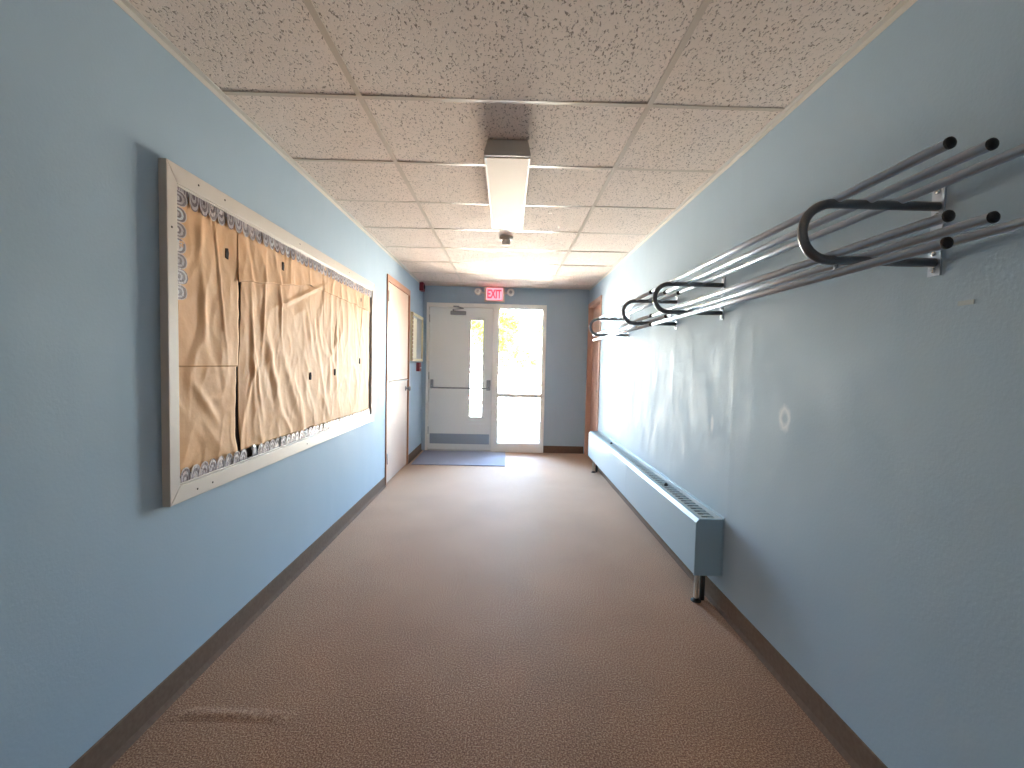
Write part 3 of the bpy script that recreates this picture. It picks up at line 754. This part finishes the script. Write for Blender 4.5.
def tree(label, x, y, h, cz, rx_, rz_, n, leaf, seed):
    t = thing('tree', label, 'tree', (x, y, GZ)); rt = random.Random(seed)
    mb = MB(); mb.tube([(x, y, GZ), (x + .05, y, h*.3), (x - .04, y, h*.55), (x + .03, y, h*.8)], [h*.022, h*.017, h*.012, h*.005], 10)
    for k in range(9):
        a = rt.uniform(0, 6.28); z0 = h*rt.uniform(.35, .7); q = Vector((math.cos(a)*rx_*.7, math.sin(a)*rx_*.7, rt.uniform(.1, .6)*rz_))
        mb.tube([(x, y, z0), Vector((x, y, z0)) + q*.5 + Vector((0, 0, .1)), Vector((x, y, z0)) + q], [h*.008, h*.005, h*.002], 6)
    mb.build('trunk', M_bark, t)
    mb = MB(); clumps = []
    for k in range(16):
        while True:
            p = Vector((rt.uniform(-1, 1), rt.uniform(-1, 1), rt.uniform(-1, 1)))
            if p.length < 1: break
        clumps.append((Vector((x + p.x*rx_, y + p.y*rx_, cz + p.z*rz_)), rt.uniform(.22, .42)))
    for k in range(n):
        c, r = rt.choice(clumps); p = c + Vector((rt.gauss(0, 1), rt.gauss(0, 1), rt.gauss(0, 1))) * r * rx_ * .55
        a = Vector((rt.gauss(0, 1), rt.gauss(0, 1), rt.gauss(0, 1))).normalized(); b = a.orthogonal().normalized(); c2 = a.cross(b)
        s = leaf * rt.uniform(.6, 1.2)
        mb.quad(p - b*s, p + c2*s*.45, p + b*s, p - c2*s*.45)
    mb.build('foliage', M_leaf, t, normals=False)
tree('leafy yellow-green tree seen through the glass beside the exit door', -.75, 17.5, 4.6, 2.95, 1.35, 1.1, 4400, .09, 2)
tree('small yellow-green sapling low in the sidelight window', .62, 21, 3.0, 1.85, .95, .75, 1300, .09, 8)
tree('tall pale tree far behind the parked cars', 3.8, 34, 6.0, 3.8, 2.1, 1.7, 1300, .13, 14)

def car(label, x, y, paint):
    t = thing('car', label, 'car', (x, y, GZ), 'cars parked beyond the pavement')
    prof = [(-2.1, .32), (-2.15, .62), (-2.0, .80), (-1.15, .92), (-.55, 1.36), (.55, 1.42), (1.35, 1.02), (2.05, .96), (2.15, .60), (2.1, .32)]
    mb = MB(); mb.prism([(y + a, GZ + b) for a, b in prof], 0, x - .88, x + .88); mb.build('car_body', paint, t, .07, 3)
    mb = MB(); mb.prism([(y - 1.10, GZ + .97), (y - .57, GZ + 1.31), (y - .60, GZ + 1.34), (y - 1.14, GZ + .99)], 0, x - .72, x + .72); mb.build('windscreen', M_carglass, t)
    mb = MB(); mb.prism([(y - .95, GZ + .98), (y - .5, GZ + 1.30), (y + .5, GZ + 1.34), (y + 1.1, GZ + 1.0)], 0, x - .89, x + .89); mb.build('side_window', M_carglass, t)
    mb = MB(); mb.box(x - .5, x + .5, y - 2.17, y - 2.13, GZ + .40, GZ + .58); mb.build('grille', M_carglass, t)
    for sx in (-1, 1):
        for yy in (-1.35, 1.35):
            MB().lathe([(.32, -.1), (.33, 0), (.32, .1)], (x + sx*.80, y + yy, GZ + .33), 0, 20).build('wheel', M_tyre, t)
        mb = MB(); mb.box(x + sx*.68 - .14, x + sx*.68 + .14, y - 2.17, y - 2.10, GZ + .62, GZ + .74); mb.build('headlight', M_lampglass, t)
for i, (x, p, lab) in enumerate(((-4.2, M_carg, 'grey car parked far off, seen through the door lite'), (-.3, M_carw, 'white car parked far off, left of the sapling'),
                                 (2.4, M_carg, 'grey car parked far off, second from right in the sidelight'), (5.1, M_carr, 'red car parked far off, rightmost behind the sidelight'))):
    car(lab, x, 62, p)
